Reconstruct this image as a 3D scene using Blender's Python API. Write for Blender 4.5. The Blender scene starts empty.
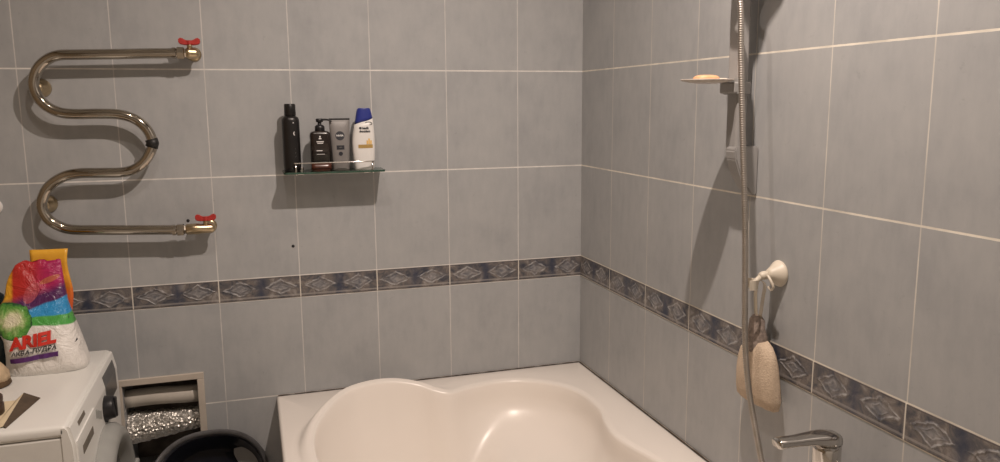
import bpy, bmesh, math, random
from mathutils import Vector, Matrix, noise
random.seed(7)
PI = math.pi
scene = bpy.context.scene
COL = scene.collection

# ------------------------------------------------------------------ materials
class NT:
    """small node-tree writer"""
    def __init__(s, name):
        s.m = bpy.data.materials.new(name); s.m.use_nodes = True
        s.t = s.m.node_tree; s.n = s.t.nodes; s.l = s.t.links
        s.b = s.n['Principled BSDF']
    def link(s, a, b): s.l.new(a, b)
    def put(s, sock, v):
        if hasattr(v, 'is_linked') or hasattr(v, 'links'): s.l.new(v, sock)
        else: sock.default_value = v
    def math(s, op, a, b=0.0, c=0.0, clamp=False):
        n = s.n.new('ShaderNodeMath'); n.operation = op; n.use_clamp = clamp
        for i, v in enumerate((a, b, c)): s.put(n.inputs[i], v)
        return n.outputs[0]
    def xyz(s, src='Object'):
        tc = s.n.new('ShaderNodeTexCoord'); sp = s.n.new('ShaderNodeSeparateXYZ')
        s.link(tc.outputs[src], sp.inputs[0]); s.co = tc.outputs[src]
        return sp.outputs
    def noise(s, scale, detail=3, rough=.5, vec=None, dist=0):
        n = s.n.new('ShaderNodeTexNoise'); n.inputs['Scale'].default_value = scale
        n.inputs['Detail'].default_value = detail; n.inputs['Roughness'].default_value = rough
        n.inputs['Distortion'].default_value = dist
        s.link(vec or s.co, n.inputs['Vector']); return n.outputs['Fac']
    def white(s, a, b):
        c = s.n.new('ShaderNodeCombineXYZ'); s.put(c.inputs[0], a); s.put(c.inputs[1], b)
        n = s.n.new('ShaderNodeTexWhiteNoise'); n.noise_dimensions = '2D'; s.link(c.outputs[0], n.inputs['Vector'])
        return n.outputs['Value']
    def comb(s, a, b, c):
        n = s.n.new('ShaderNodeCombineXYZ')
        for i, v in enumerate((a, b, c)): s.put(n.inputs[i], v)
        return n.outputs[0]
    def ramp(s, fac, stops, interp='LINEAR'):
        n = s.n.new('ShaderNodeValToRGB'); n.color_ramp.interpolation = interp
        e = n.color_ramp.elements
        while len(e) < len(stops): e.new(.5)
        for el, (p, c) in zip(e, stops): el.position = p; el.color = (*c, 1)
        s.put(n.inputs[0], fac); return n.outputs[0]
    def mix(s, fac, a, b, mode='MIX'):
        n = s.n.new('ShaderNodeMix'); n.data_type = 'RGBA'; n.blend_type = mode
        s.put(n.inputs[0], fac)
        for sock, v in ((n.inputs[6], a), (n.inputs[7], b)):
            if isinstance(v, tuple): sock.default_value = (*v, 1)
            else: s.link(v, sock)
        return n.outputs[2]
    def bump(s, h, strength=.3, dist=.002):
        n = s.n.new('ShaderNodeBump'); n.inputs['Strength'].default_value = strength
        n.inputs['Distance'].default_value = dist; s.link(h, n.inputs['Height'])
        s.link(n.outputs[0], s.b.inputs['Normal'])
    def set(s, col=None, rough=None, metal=None, **kw):
        if col is not None: s.put(s.b.inputs['Base Color'], (*col, 1) if isinstance(col, tuple) else col)
        if rough is not None: s.put(s.b.inputs['Roughness'], rough)
        if metal is not None: s.put(s.b.inputs['Metallic'], metal)
        for k, v in kw.items(): s.put(s.b.inputs[k.replace('_', ' ')], v)
        return s.m

def mottled(name, col, rough=.5, metal=0, amp=.12, scale=30, bump=0, bscale=80, **kw):
    t = NT(name); t.xyz()
    f = t.noise(scale, 4)
    d = tuple(max(0, c * (1 - amp)) for c in col); u = tuple(min(1, c * (1 + amp)) for c in col)
    c = t.ramp(f, [(.3, d), (.7, u)])
    if bump: t.bump(t.noise(bscale, 3), bump, .001)
    return t.set(c, rough, metal, **kw)

TW, Z4, TH, ZB = .252, .9294, .3294, .073        # tile pitch, foot of the decor strip, tile height, strip height
Z3 = Z4 + ZB

def tile_material(name, axis, first, grout):
    t = NT(name); o = t.xyz()
    u = t.math('DIVIDE', t.math('SUBTRACT', t.math('MULTIPLY', o[axis], -1), first - TW), TW)
    up = t.math('DIVIDE', t.math('SUBTRACT', o[2], Z3), TH)
    dn = t.math('DIVIDE', t.math('SUBTRACT', o[2], Z4), TH)
    above = t.math('GREATER_THAN', o[2], (Z3 + Z4) / 2)
    v = t.math('ADD', t.math('MULTIPLY', up, above), t.math('MULTIPLY', dn, t.math('SUBTRACT', 1, above)))
    def dist(w, size):
        return t.math('MULTIPLY', t.math('PINGPONG', w, .5), size)
    wob = t.math('MULTIPLY', t.math('SUBTRACT', t.noise(60, 2), .5), .0012)
    du = t.math('ADD', dist(u, TW), wob); dv = t.math('ADD', dist(v, TH), wob)
    gu = t.math('SUBTRACT', 1, t.math('SMOOTH_MIN', 1, t.math('DIVIDE', du, .0024), 0))
    gu = t.math('LESS_THAN', du, .0016); gv = t.math('LESS_THAN', dv, .0021)
    g = t.math('MAXIMUM', gu, gv)
    ids = t.white(t.math('FLOOR', u), t.math('FLOOR', t.math('ADD', v, t.math('MULTIPLY', above, 20))))
    # glaze: cloudy bluish grey with fine specks and faint vertical brushing
    stretch = t.comb(t.math('MULTIPLY', o[0], 1), t.math('MULTIPLY', o[1], 1), t.math('MULTIPLY', o[2], .35))
    cloud = t.math('ADD', t.math('MULTIPLY', t.noise(7, 5, .6), .6), t.math('MULTIPLY', t.noise(38, 4, .6, stretch), .4))
    cloud = t.math('ADD', cloud, t.math('MULTIPLY', t.math('SUBTRACT', ids, .5), .05))
    c = t.ramp(cloud, [(.28, (.325, .336, .35)), (.5, (.388, .398, .406)), (.72, (.435, .443, .445))])
    speck = t.math('MULTIPLY', t.math('SUBTRACT', t.noise(34, 8, .8), .60), 9, clamp=True)
    c = t.mix(t.math('MULTIPLY', speck, .42), c, (.19, .20, .21))
    dirt = t.noise(9, 3, .6)
    gc = t.ramp(dirt, [(.3, tuple(k * .68 for k in grout)), (.6, grout)])
    gcol = t.mix(t.math('MULTIPLY', gv, .75), t.mix(.55, gc, (.42, .42, .42)), gc)
    c = t.mix(g, c, gcol)
    h = t.math('ADD', t.math('MULTIPLY', t.math('SUBTRACT', 1, g), 1), t.math('MULTIPLY', t.noise(90, 3), .12))
    t.bump(h, .35, .0015)
    r = t.math('ADD', t.math('MULTIPLY', g, .4), .42)
    return t.set(c, r, Specular_IOR_Level=.35)

def border_material(name, axis, first):
    t = NT(name); o = t.xyz()
    u = t.math('DIVIDE', t.math('SUBTRACT', t.math('MULTIPLY', o[axis], -1), first - TW), TW)
    f = t.math('FRACT', u)
    v = t.math('DIVIDE', t.math('SUBTRACT', o[2], Z4), ZB)
    wobble = t.math('MULTIPLY', t.math('SUBTRACT', t.noise(38, 4, .6), .5), .75)
    # two lozenges per tile
    q = t.math('ABSOLUTE', t.math('SUBTRACT', t.math('PINGPONG', f, .5), .25))
    d = t.math('ADD', t.math('DIVIDE', q, .205), t.math('DIVIDE', t.math('ABSOLUTE', t.math('SUBTRACT', v, .52)), .36))
    d = t.math('ADD', d, wobble)
    def ring(c, w): return t.math('SUBTRACT', 1, t.math('DIVIDE', t.math('ABSOLUTE', t.math('SUBTRACT', d, c)), w), clamp=True)
    r1 = ring(.9, .17); r2 = ring(.42, .14)
    rings = t.math('MAXIMUM', r1, t.math('MULTIPLY', r2, .45))
    cl = t.noise(30, 5, .65, dist=.6)
    base = t.ramp(cl, [(.36, (.05, .055, .075)), (.47, (.115, .11, .115)), (.56, (.175, .155, .145)), (.68, (.30, .285, .275))])
    gap = t.math('SUBTRACT', 1, t.math('DIVIDE', t.math('ABSOLUTE', t.math('SUBTRACT', f, .49)), .10), clamp=True)
    base = t.mix(t.math('MULTIPLY', gap, .75), base, (.03, .042, .08))
    fill = t.math('MULTIPLY', t.math('SUBTRACT', 1, d, clamp=True), .9, clamp=True)
    base = t.mix(fill, base, t.ramp(t.noise(70, 4), [(.35, (.13, .14, .165)), (.65, (.33, .32, .32))]))
    base = t.mix(t.math('MULTIPLY', rings, t.ramp(t.noise(55, 3), [(.38, (.0,) * 3), (.62, (.8,) * 3)])), base, (.50, .50, .51))
    low = t.math('LESS_THAN', t.math('ABSOLUTE', t.math('SUBTRACT', v, .13)), .035)
    base = t.mix(t.math('MULTIPLY', low, .45), base, (.40, .38, .36))
    edge = t.math('LESS_THAN', t.math('ADD', t.math('MINIMUM', v, t.math('SUBTRACT', 1, v)), t.math('MULTIPLY', wobble, .12)), .05)
    base = t.mix(t.math('MULTIPLY', edge, .7), base, (.07, .06, .06))
    g = t.math('LESS_THAN', t.math('MULTIPLY', t.math('PINGPONG', u, .5), TW), .0017)
    base = t.mix(g, base, (.66, .62, .55))
    t.bump(t.math('ADD', rings, t.math('MULTIPLY', cl, .5)), .6, .003)
    return t.set(base, .3, Specular_IOR_Level=.5)

M = {}
M['tile_back'] = tile_material('tile_glaze_back', 0, .2405, (.86, .84, .80))
M['tile_right'] = tile_material('tile_glaze_right', 1, .2488, (.90, .85, .74))
M['border_back'] = border_material('border_glaze_back', 0, .2405)
M['border_right'] = border_material('border_glaze_right', 1, .2488)
M['plaster'] = mottled('plaster_white', (.82, .81, .78), .8, scale=4, amp=.05, bump=.1)
M['wood'] = mottled('wall_panel_brown', (.27, .21, .14), .6, amp=.15, scale=8)
M['floor'] = mottled('floor_tile_beige', (.52, .47, .40), .4, scale=6, amp=.2)
M['chrome'] = mottled('steel_polished', (.46, .42, .36), .09, 1, amp=.08, scale=20)
M['chrome_clean'] = mottled('chrome_plating', (.62, .60, .57), .12, 1, amp=.05, scale=20)
M['brass'] = mottled('brass_nickel', (.58, .47, .31), .28, 1, amp=.1, scale=50)
M['red'] = mottled('red_lacquer', (.42, .03, .025), .45, amp=.15, scale=120)
M['blacktape'] = mottled('black_tape', (.012, .012, .012), .5)
M['acrylic'] = mottled('bath_acrylic', (.89, .84, .785), .29, amp=.015, scale=3)
M['sealant'] = mottled('mould_sealant', (.075, .05, .035), .7, amp=.6, scale=25)
M['applwhite'] = mottled('appliance_enamel', (.80, .80, .77), .3, amp=.02, scale=4)
M['applgrey'] = mottled('appliance_grey', (.34, .345, .33), .35, amp=.04)
M['applpanel'] = mottled('appliance_side_panel', (.76, .76, .73), .4, amp=.03)
M['blackplastic'] = mottled('black_plastic', (.014, .014, .016), .35, amp=.2)
M['darkglass'] = mottled('dark_door_glass', (.012, .014, .018), .08, amp=.1)
M['display'] = mottled('display_grey', (.085, .085, .085), .3, amp=.1)
M['slot'] = mottled('slot_brown', (.16, .14, .115), .6)
M['basin_rim'] = mottled('basin_rim_plastic', (.085, .085, .088), .28, amp=.2, Coat_Weight=.3)
M['basin'] = mottled('basin_plastic', (.010, .012, .020), .25, amp=.15, Coat_Weight=.35)
M['greyplastic'] = mottled('grey_plastic', (.33, .325, .32), .38, amp=.06, scale=10)
M['cream'] = mottled('cream_plastic', (.66, .60, .50), .45, amp=.08)
M['frame'] = mottled('hatch_frame_paint', (.56, .50, .43), .5, amp=.06, scale=18)
M['niche'] = mottled('niche_mortar', (.17, .14, .115), .95, amp=.4, scale=20, bump=.5)
M['soap'] = mottled('peach_soap', (.78, .42, .23), .45, amp=.12, scale=60, bump=.2)
M['soapfilm'] = mottled('dish_plastic', (.60, .54, .48), .3, amp=.15, scale=60)
M['brownjar'] = mottled('brown_jar_glaze', (.055, .03, .02), .3, amp=.25)
M['card'] = mottled('cream_card', (.78, .66, .46), .6, amp=.05)
M['cardshadow'] = mottled('card_shadow', (.085, .06, .04), .8, amp=.2, scale=60)  # dark tone stands in for the shadow beside the raised card
M['cloth'] = mottled('cream_cloth', (.55, .42, .27), .9, amp=.2, scale=40, bump=.5, bscale=200)
M['clothbrown'] = mottled('brown_cloth', (.10, .06, .03), .9, amp=.3, scale=60)
M['teal'] = mottled('dark_teal_plastic', (.012, .03, .038), .35, amp=.2)
M['white'] = mottled('white_plastic', (.78, .77, .75), .35, amp=.02)
M['print_white'] = mottled('white_ink', (.75, .75, .75), .5, amp=.02)
M['print_black'] = mottled('black_ink', (.015, .017, .025), .5, amp=.05)
M['print_red'] = mottled('red_ink', (.62, .035, .022), .4, amp=.05)
M['print_purple'] = mottled('purple_ink', (.10, .025, .16), .4, amp=.05)
M['print_gold'] = mottled('gold_ink', (.42, .28, .09), .4, amp=.1)
M['print_yellow'] = mottled('yellow_ink', (.80, .52, .16), .4, amp=.1)
M['bottleblack'] = mottled('bottle_black', (.010, .009, .009), .33, amp=.1)
M['bottlebrown'] = mottled('bottle_amber_black', (.018, .012, .010), .25, amp=.1)
M['amber'] = mottled('amber_plastic', (.075, .022, .012), .25, amp=.1)
M['tubegrey'] = mottled('tube_grey', (.20, .19, .185), .4, amp=.05)
M['blue'] = mottled('blue_cap', (.022, .035, .23), .35, amp=.08)
M['pipegrey'] = mottled('grey_drain_pipe', (.56, .52, .46), .22, amp=.1, scale=14)

def fabric_sponge():
    t = NT('sponge_terry'); o = t.xyz()
    f = t.noise(260, 4, .7); g = t.noise(25, 3)
    k = t.math('ADD', t.math('MULTIPLY', f, .6), t.math('MULTIPLY', g, .4))
    c = t.ramp(k, [(.3, (.50, .38, .27)), (.7, (.78, .64, .49))])
    t.bump(f, .9, .004)
    return t.set(c, .95)
M['sponge'] = fabric_sponge()
M['pumice'] = mottled('grey_brown_mesh', (.27, .22, .19), .9, amp=.35, scale=120, bump=.8, bscale=300)

def foil():
    t = NT('crinkled_foil'); t.xyz()
    v = t.n.new('ShaderNodeTexVoronoi'); v.inputs['Scale'].default_value = 95; t.link(t.co, v.inputs['Vector'])
    t.bump(t.math('ADD', v.outputs['Distance'], t.noise(60, 4)), .8, .012)
    c = t.ramp(t.noise(70, 3), [(.35, (.80, .75, .68)), (.7, (.97, .95, .90))])
    return t.set(c, .34, .72)
M['foil'] = foil()

def hose_mat():
    t = NT('hose_steel'); t.xyz()
    c = t.ramp(t.noise(30, 2), [(.35, (.44, .41, .37)), (.65, (.54, .50, .46))])
    return t.set(c, .42, 1)
M['hose'] = hose_mat()

def glass_mat():
    t = NT('shelf_glass'); t.n.remove(t.b)
    out = t.n['Material Output']
    tr = t.n.new('ShaderNodeBsdfTransparent'); tr.inputs[0].default_value = (.90, .925, .905, 1)
    gl = t.n.new('ShaderNodeBsdfGlossy'); gl.inputs[0].default_value = (.85, .9, .87, 1); gl.inputs['Roughness'].default_value = .05
    fr = t.n.new('ShaderNodeFresnel'); fr.inputs[0].default_value = 1.45
    mx = t.n.new('ShaderNodeMixShader'); t.link(fr.outputs[0], mx.inputs[0]); t.link(tr.outputs[0], mx.inputs[1]); t.link(gl.outputs[0], mx.inputs[2])
    t.link(mx.outputs[0], out.inputs[0]); return t.m
M['glass'] = glass_mat()
M['glassedge'] = mottled('glass_edge_green', (.035, .075, .055), .15, amp=.25, scale=60)

def strap_mat():
    t = NT('strap_film'); t.xyz(); t.set((.60, .52, .38), .4, Alpha=.45); return t.m
M['strap'] = strap_mat()

def bag_mat():
    """printed sachet: colour bands fan out of the lower left, white below, round picture at left"""
    t = NT('sachet_print'); o = t.xyz()                 # object space: x right, z up from the base
    W = (.80, .775, .74)
    wav = t.math('MULTIPLY', t.math('SUBTRACT', t.noise(14, 2), .5), .02)
    zz = t.math('ADD', o[2], wav); x = o[0]
    red = t.ramp(t.math('ADD', t.math('MULTIPLY', x, 6), .5), [(.02, (.80, .42, .03)), (.11, (.78, .36, .02)), (.15, (.50, .028, .018)), (.42, (.48, .022, .03)), (.60, (.44, .018, .10)), (.9, (.40, .016, .13))])
    over = lambda a, b, h, soft=.004: t.mix(t.math('DIVIDE', t.math('SUBTRACT', h, t.math('SUBTRACT', zz, t.math('MULTIPLY', x, b))), soft, clamp=True), a[0], a[1])
    fan = over((red, (.085, .016, .10)), .30, .222, .02)
    fan = over((fan, (.03, .29, .62)), .32, .182)
    fan = over((fan, (.08, .38, .07)), -.02, .157)
    fan = over((fan, W), -.10, .133)
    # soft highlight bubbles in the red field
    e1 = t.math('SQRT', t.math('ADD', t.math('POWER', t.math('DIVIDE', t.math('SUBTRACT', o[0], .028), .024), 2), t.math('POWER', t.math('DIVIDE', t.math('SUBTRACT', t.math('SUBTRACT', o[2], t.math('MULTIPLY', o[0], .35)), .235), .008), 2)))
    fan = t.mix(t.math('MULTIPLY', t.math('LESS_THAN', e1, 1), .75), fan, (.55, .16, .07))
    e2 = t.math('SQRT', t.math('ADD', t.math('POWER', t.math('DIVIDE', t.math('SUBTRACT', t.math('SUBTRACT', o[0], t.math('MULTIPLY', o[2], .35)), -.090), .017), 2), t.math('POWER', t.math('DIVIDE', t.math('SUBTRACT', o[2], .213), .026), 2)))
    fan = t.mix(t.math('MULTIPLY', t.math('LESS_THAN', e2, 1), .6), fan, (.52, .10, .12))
    # round capsule picture
    r = t.math('SQRT', t.math('ADD', t.math('POWER', t.math('DIVIDE', t.math('SUBTRACT', o[0], -.062), .050), 2), t.math('POWER', t.math('DIVIDE', t.math('SUBTRACT', o[2], .146), .046), 2)))
    r = t.math('ADD', r, t.math('MULTIPLY', t.math('SUBTRACT', t.noise(30, 3), .5), .5))
    sw = t.math('ADD', r, t.math('MULTIPLY', t.math('SUBTRACT', t.noise(22, 3, .6, dist=1.5), .5), .9))
    pic = t.ramp(sw, [(0, (.74, .70, .52)), (.40, (.70, .70, .46)), (.58, (.40, .56, .22)), (.80, (.12, .36, .06)), (.96, (.07, .26, .05)), (1, (.02, .10, .03))])
    fan = t.mix(t.math('LESS_THAN', r, 1), fan, pic)
    t.bump(t.noise(20, 5, .6, dist=.9), .75, .016)
    return t.set(fan, .3, Coat_Weight=.3)
M['bag'] = bag_mat()
def bag_back_mat():
    t = NT('sachet_back_print'); o = t.xyz()
    f = t.math('ADD', t.math('DIVIDE', t.math('SUBTRACT', o[2], .15), .18), t.math('MULTIPLY', t.noise(25, 2), .25))
    c = t.ramp(f, [(0, (.70, .66, .62)), (.18, (.62, .10, .02)), (.45, (.70, .17, .02)), (.6, (.78, .36, .03)), (1, (.80, .42, .04))])
    t.bump(t.noise(30, 4), .4, .01)
    return t.set(c, .3, Coat_Weight=.3)
M['bag_back'] = bag_back_mat()

# ------------------------------------------------------------------ mesh helpers
def obj(name, bm, mat, parent=None, smooth=False, loc=None, kind=None, rot=None):
    me = bpy.data.meshes.new(name); bm.normal_update(); bm.to_mesh(me); bm.free()
    for m in (mat if isinstance(mat, (list, tuple)) else [mat]): me.materials.append(M[m] if isinstance(m, str) else m)
    if smooth:
        for p in me.polygons: p.use_smooth = True
    o = bpy.data.objects.new(name, me); COL.objects.link(o)
    if parent: o.parent = parent
    if loc: o.location = loc
    if rot: o.rotation_euler = rot
    if kind: o['kind'] = kind
    return o

def thing(name, label, cat, loc=(0, 0, 0), group=None, rot=(0, 0, 0)):
    o = bpy.data.objects.new(name, None); COL.objects.link(o); o.empty_display_size = .05
    o.location = loc; o.rotation_euler = rot; o['label'] = label; o['category'] = cat
    if group: o['group'] = group
    return o
def tag(o, label, cat, group=None):
    o['label'] = label; o['category'] = cat
    if group: o['group'] = group
    return o

def box(bm, x0, x1, y0, y1, z0, z1, bevel=0, seg=2, mi=0):
    vs = [bm.verts.new((x, y, z)) for x in (x0, x1) for y in (y0, y1) for z in (z0, z1)]
    F = [(0, 1, 3, 2), (4, 6, 7, 5), (0, 4, 5, 1), (2, 3, 7, 6), (0, 2, 6, 4), (1, 5, 7, 3)]
    fs = [bm.faces.new([vs[i] for i in f]) for f in F]
    for f in fs: f.material_index = mi
    if bevel:
        es = list({e for f in fs for e in f.edges})
        bmesh.ops.bevel(bm, geom=es, offset=bevel, segments=seg, profile=.5, affect='EDGES')
    return bm
def bx(*a, **k): return box(bmesh.new(), *a, **k)

def rings(bm, R, cap0=True, cap1=True, mi=0, closed=True):
    V = [[bm.verts.new(p) for p in r] for r in R]
    n = len(V[0])
    for a, b in zip(V, V[1:]):
        for i in range(n if closed else n - 1):
            f = bm.faces.new((a[i], a[(i + 1) % n], b[(i + 1) % n], b[i])); f.material_index = mi
    if cap0: f = bm.faces.new(V[0][::-1]); f.material_index = mi
    if cap1: f = bm.faces.new(V[-1]); f.material_index = mi
    return V

def frame_axes(d):
    d = d.normalized(); a = Vector((0, 0, 1)) if abs(d.z) < .9 else Vector((1, 0, 0))
    u = d.cross(a).normalized(); return u, d.cross(u).normalized()

def tube(bm, pts, r, n=14, cap=True, mi=0):
    P = [Vector(p) for p in pts]; R = []
    u = None
    for i, p in enumerate(P):
        d = (P[min(i + 1, len(P) - 1)] - P[max(i - 1, 0)]).normalized()
        if u is None: u, w = frame_axes(d)
        else:
            u = (u - d * u.dot(d)).normalized(); w = d.cross(u)
        rr = r(i) if callable(r) else r
        R.append([p + (u * math.cos(2 * PI * k / n) + w * math.sin(2 * PI * k / n)) * rr for k in range(n)])
    rings(bm, R, cap, cap, mi); bmesh.ops.recalc_face_normals(bm, faces=bm.faces[:])
    return bm

def lathe(bm, prof, o=(0, 0, 0), axis=(0, 0, 1), n=24, mi=0):
    """prof: (distance along the axis, radius)"""
    o = Vector(o); ax = Vector(axis).normalized(); u, w = frame_axes(ax)
    R = [[o + ax * h + (u * math.cos(2 * PI * k / n) + w * math.sin(2 * PI * k / n)) * max(r, 1e-4) for k in range(n)] for h, r in prof]
    rings(bm, R, mi=mi); bmesh.ops.recalc_face_normals(bm, faces=bm.faces[:])
    return bm

def sellipse(cx, cy, z, a, b, e=2.5, n=32):
    out = []
    for k in range(n):
        t = 2 * PI * k / n; c, s = math.cos(t), math.sin(t)
        out.append((cx + a * math.copysign(abs(c) ** (2 / e), c), cy + b * math.copysign(abs(s) ** (2 / e), s), z))
    return out

def spline(P, m=8, closed=False):
    P = [Vector(p) for p in P]; n = len(P); out = []
    for i in range(n if closed else n - 1):
        g = (lambda k: P[k % n]) if closed else (lambda k: P[max(0, min(n - 1, k))])
        a, b, c, d = g(i - 1), g(i), g(i + 1), g(i + 2)
        for j in range(m):
            t = j / m
            out.append(.5 * ((2 * b) + (c - a) * t + (2 * a - 5 * b + 4 * c - d) * t * t + (3 * b - a - 3 * c + d) * t ** 3))
    if not closed: out.append(P[-1])
    return out

def prism(bm, poly, axis, a0, a1, mi=0, bevel=0):
    """poly in the two other axes, extruded along axis"""
    def pt(p, a):
        q = list(p); q.insert(axis, a); return q
    A = [bm.verts.new(pt(p, a0)) for p in poly]; B = [bm.verts.new(pt(p, a1)) for p in poly]; n = len(poly)
    fs = [bm.faces.new(A[::-1]), bm.faces.new(B)] + [bm.faces.new((A[i], A[(i + 1) % n], B[(i + 1) % n], B[i])) for i in range(n)]
    for f in fs: f.material_index = mi
    bmesh.ops.recalc_face_normals(bm, faces=fs)
    if bevel:
        bmesh.ops.bevel(bm, geom=list({e for f in fs for e in f.edges}), offset=bevel, segments=2, affect='EDGES')
    return bm

def text_mesh(body, size, width=None, shear=0, bold=0.0, extrude=.0004):
    cu = bpy.data.curves.new('lettering_curve', 'FONT'); cu.body = body; cu.size = size; cu.align_x = 'CENTER'; cu.align_y = 'CENTER'
    cu.extrude = extrude; cu.offset = bold; cu.shear = shear; cu.resolution_u = 3
    o = bpy.data.objects.new('lettering_curve', cu); COL.objects.link(o)
    dg = bpy.context.evaluated_depsgraph_get(); dg.update()
    me = bpy.data.meshes.new_from_object(o.evaluated_get(dg))
    bpy.data.objects.remove(o); bpy.data.curves.remove(cu)
    bm = bmesh.new(); bm.from_mesh(me); bpy.data.meshes.remove(me)
    if width and bm.verts:
        xs = [v.co.x for v in bm.verts]; k = width / (max(xs) - min(xs)); c = (max(xs) + min(xs)) / 2
        for v in bm.verts: v.co.x = (v.co.x - c) * k
    return bm                                   # lies in xy, faces +z
def stand(bm, fn):
    """text plane (x, y, depth) -> place on a surface through fn(x, y, d)"""
    for v in bm.verts: v.co = Vector(fn(v.co.x, v.co.y, v.co.z))
    bmesh.ops.recalc_face_normals(bm, faces=bm.faces[:]); return bm

# ------------------------------------------------------------------ the room
XL, YF, ZC = -2.06, -2.95, 2.84
HX0, HX1, HZ0, HZ1 = -1.552, -1.332, .36, .688       # service opening in the back wall
bm = bmesh.new()
box(bm, XL, HX0, 0, .2, 0, ZC); box(bm, HX1, 0, 0, .2, 0, ZC); box(bm, HX0, HX1, 0, .2, HZ1, ZC); box(bm, HX0, HX1, 0, .2, 0, HZ0)
obj('wall_back', bm, 'tile_back', kind='structure')
bm = bmesh.new(); box(bm, HX0 - .02, HX1 + .02, .2, .24, HZ0 - .02, HZ1 + .02)
obj('wall_niche', bm, 'niche', kind='structure')
obj('wall_right', bx(0, .15, YF, .2, 0, ZC), 'tile_right', kind='structure')
obj('wall_left', bx(XL - .15, XL, YF, .2, 0, ZC), 'wood', kind='structure')
obj('wall_front', bx(XL - .15, .15, YF - .15, YF, 0, ZC), 'plaster', kind='structure')
obj('floor', bx(XL - .15, .15, YF - .15, .2, -.1, 0), 'floor', kind='structure')
obj('ceiling', bx(XL - .15, .15, YF - .15, .2, ZC, ZC + .1), 'plaster', kind='structure')
obj('trim_1', bx(XL, 0, -.002, 0, Z4 + .0016, Z3 - .0016), 'border_back', kind='structure')
obj('trim_2', bx(-.002, 0, YF, -.002, Z4 + .0016, Z3 - .0016), 'border_right', kind='structure')

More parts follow.
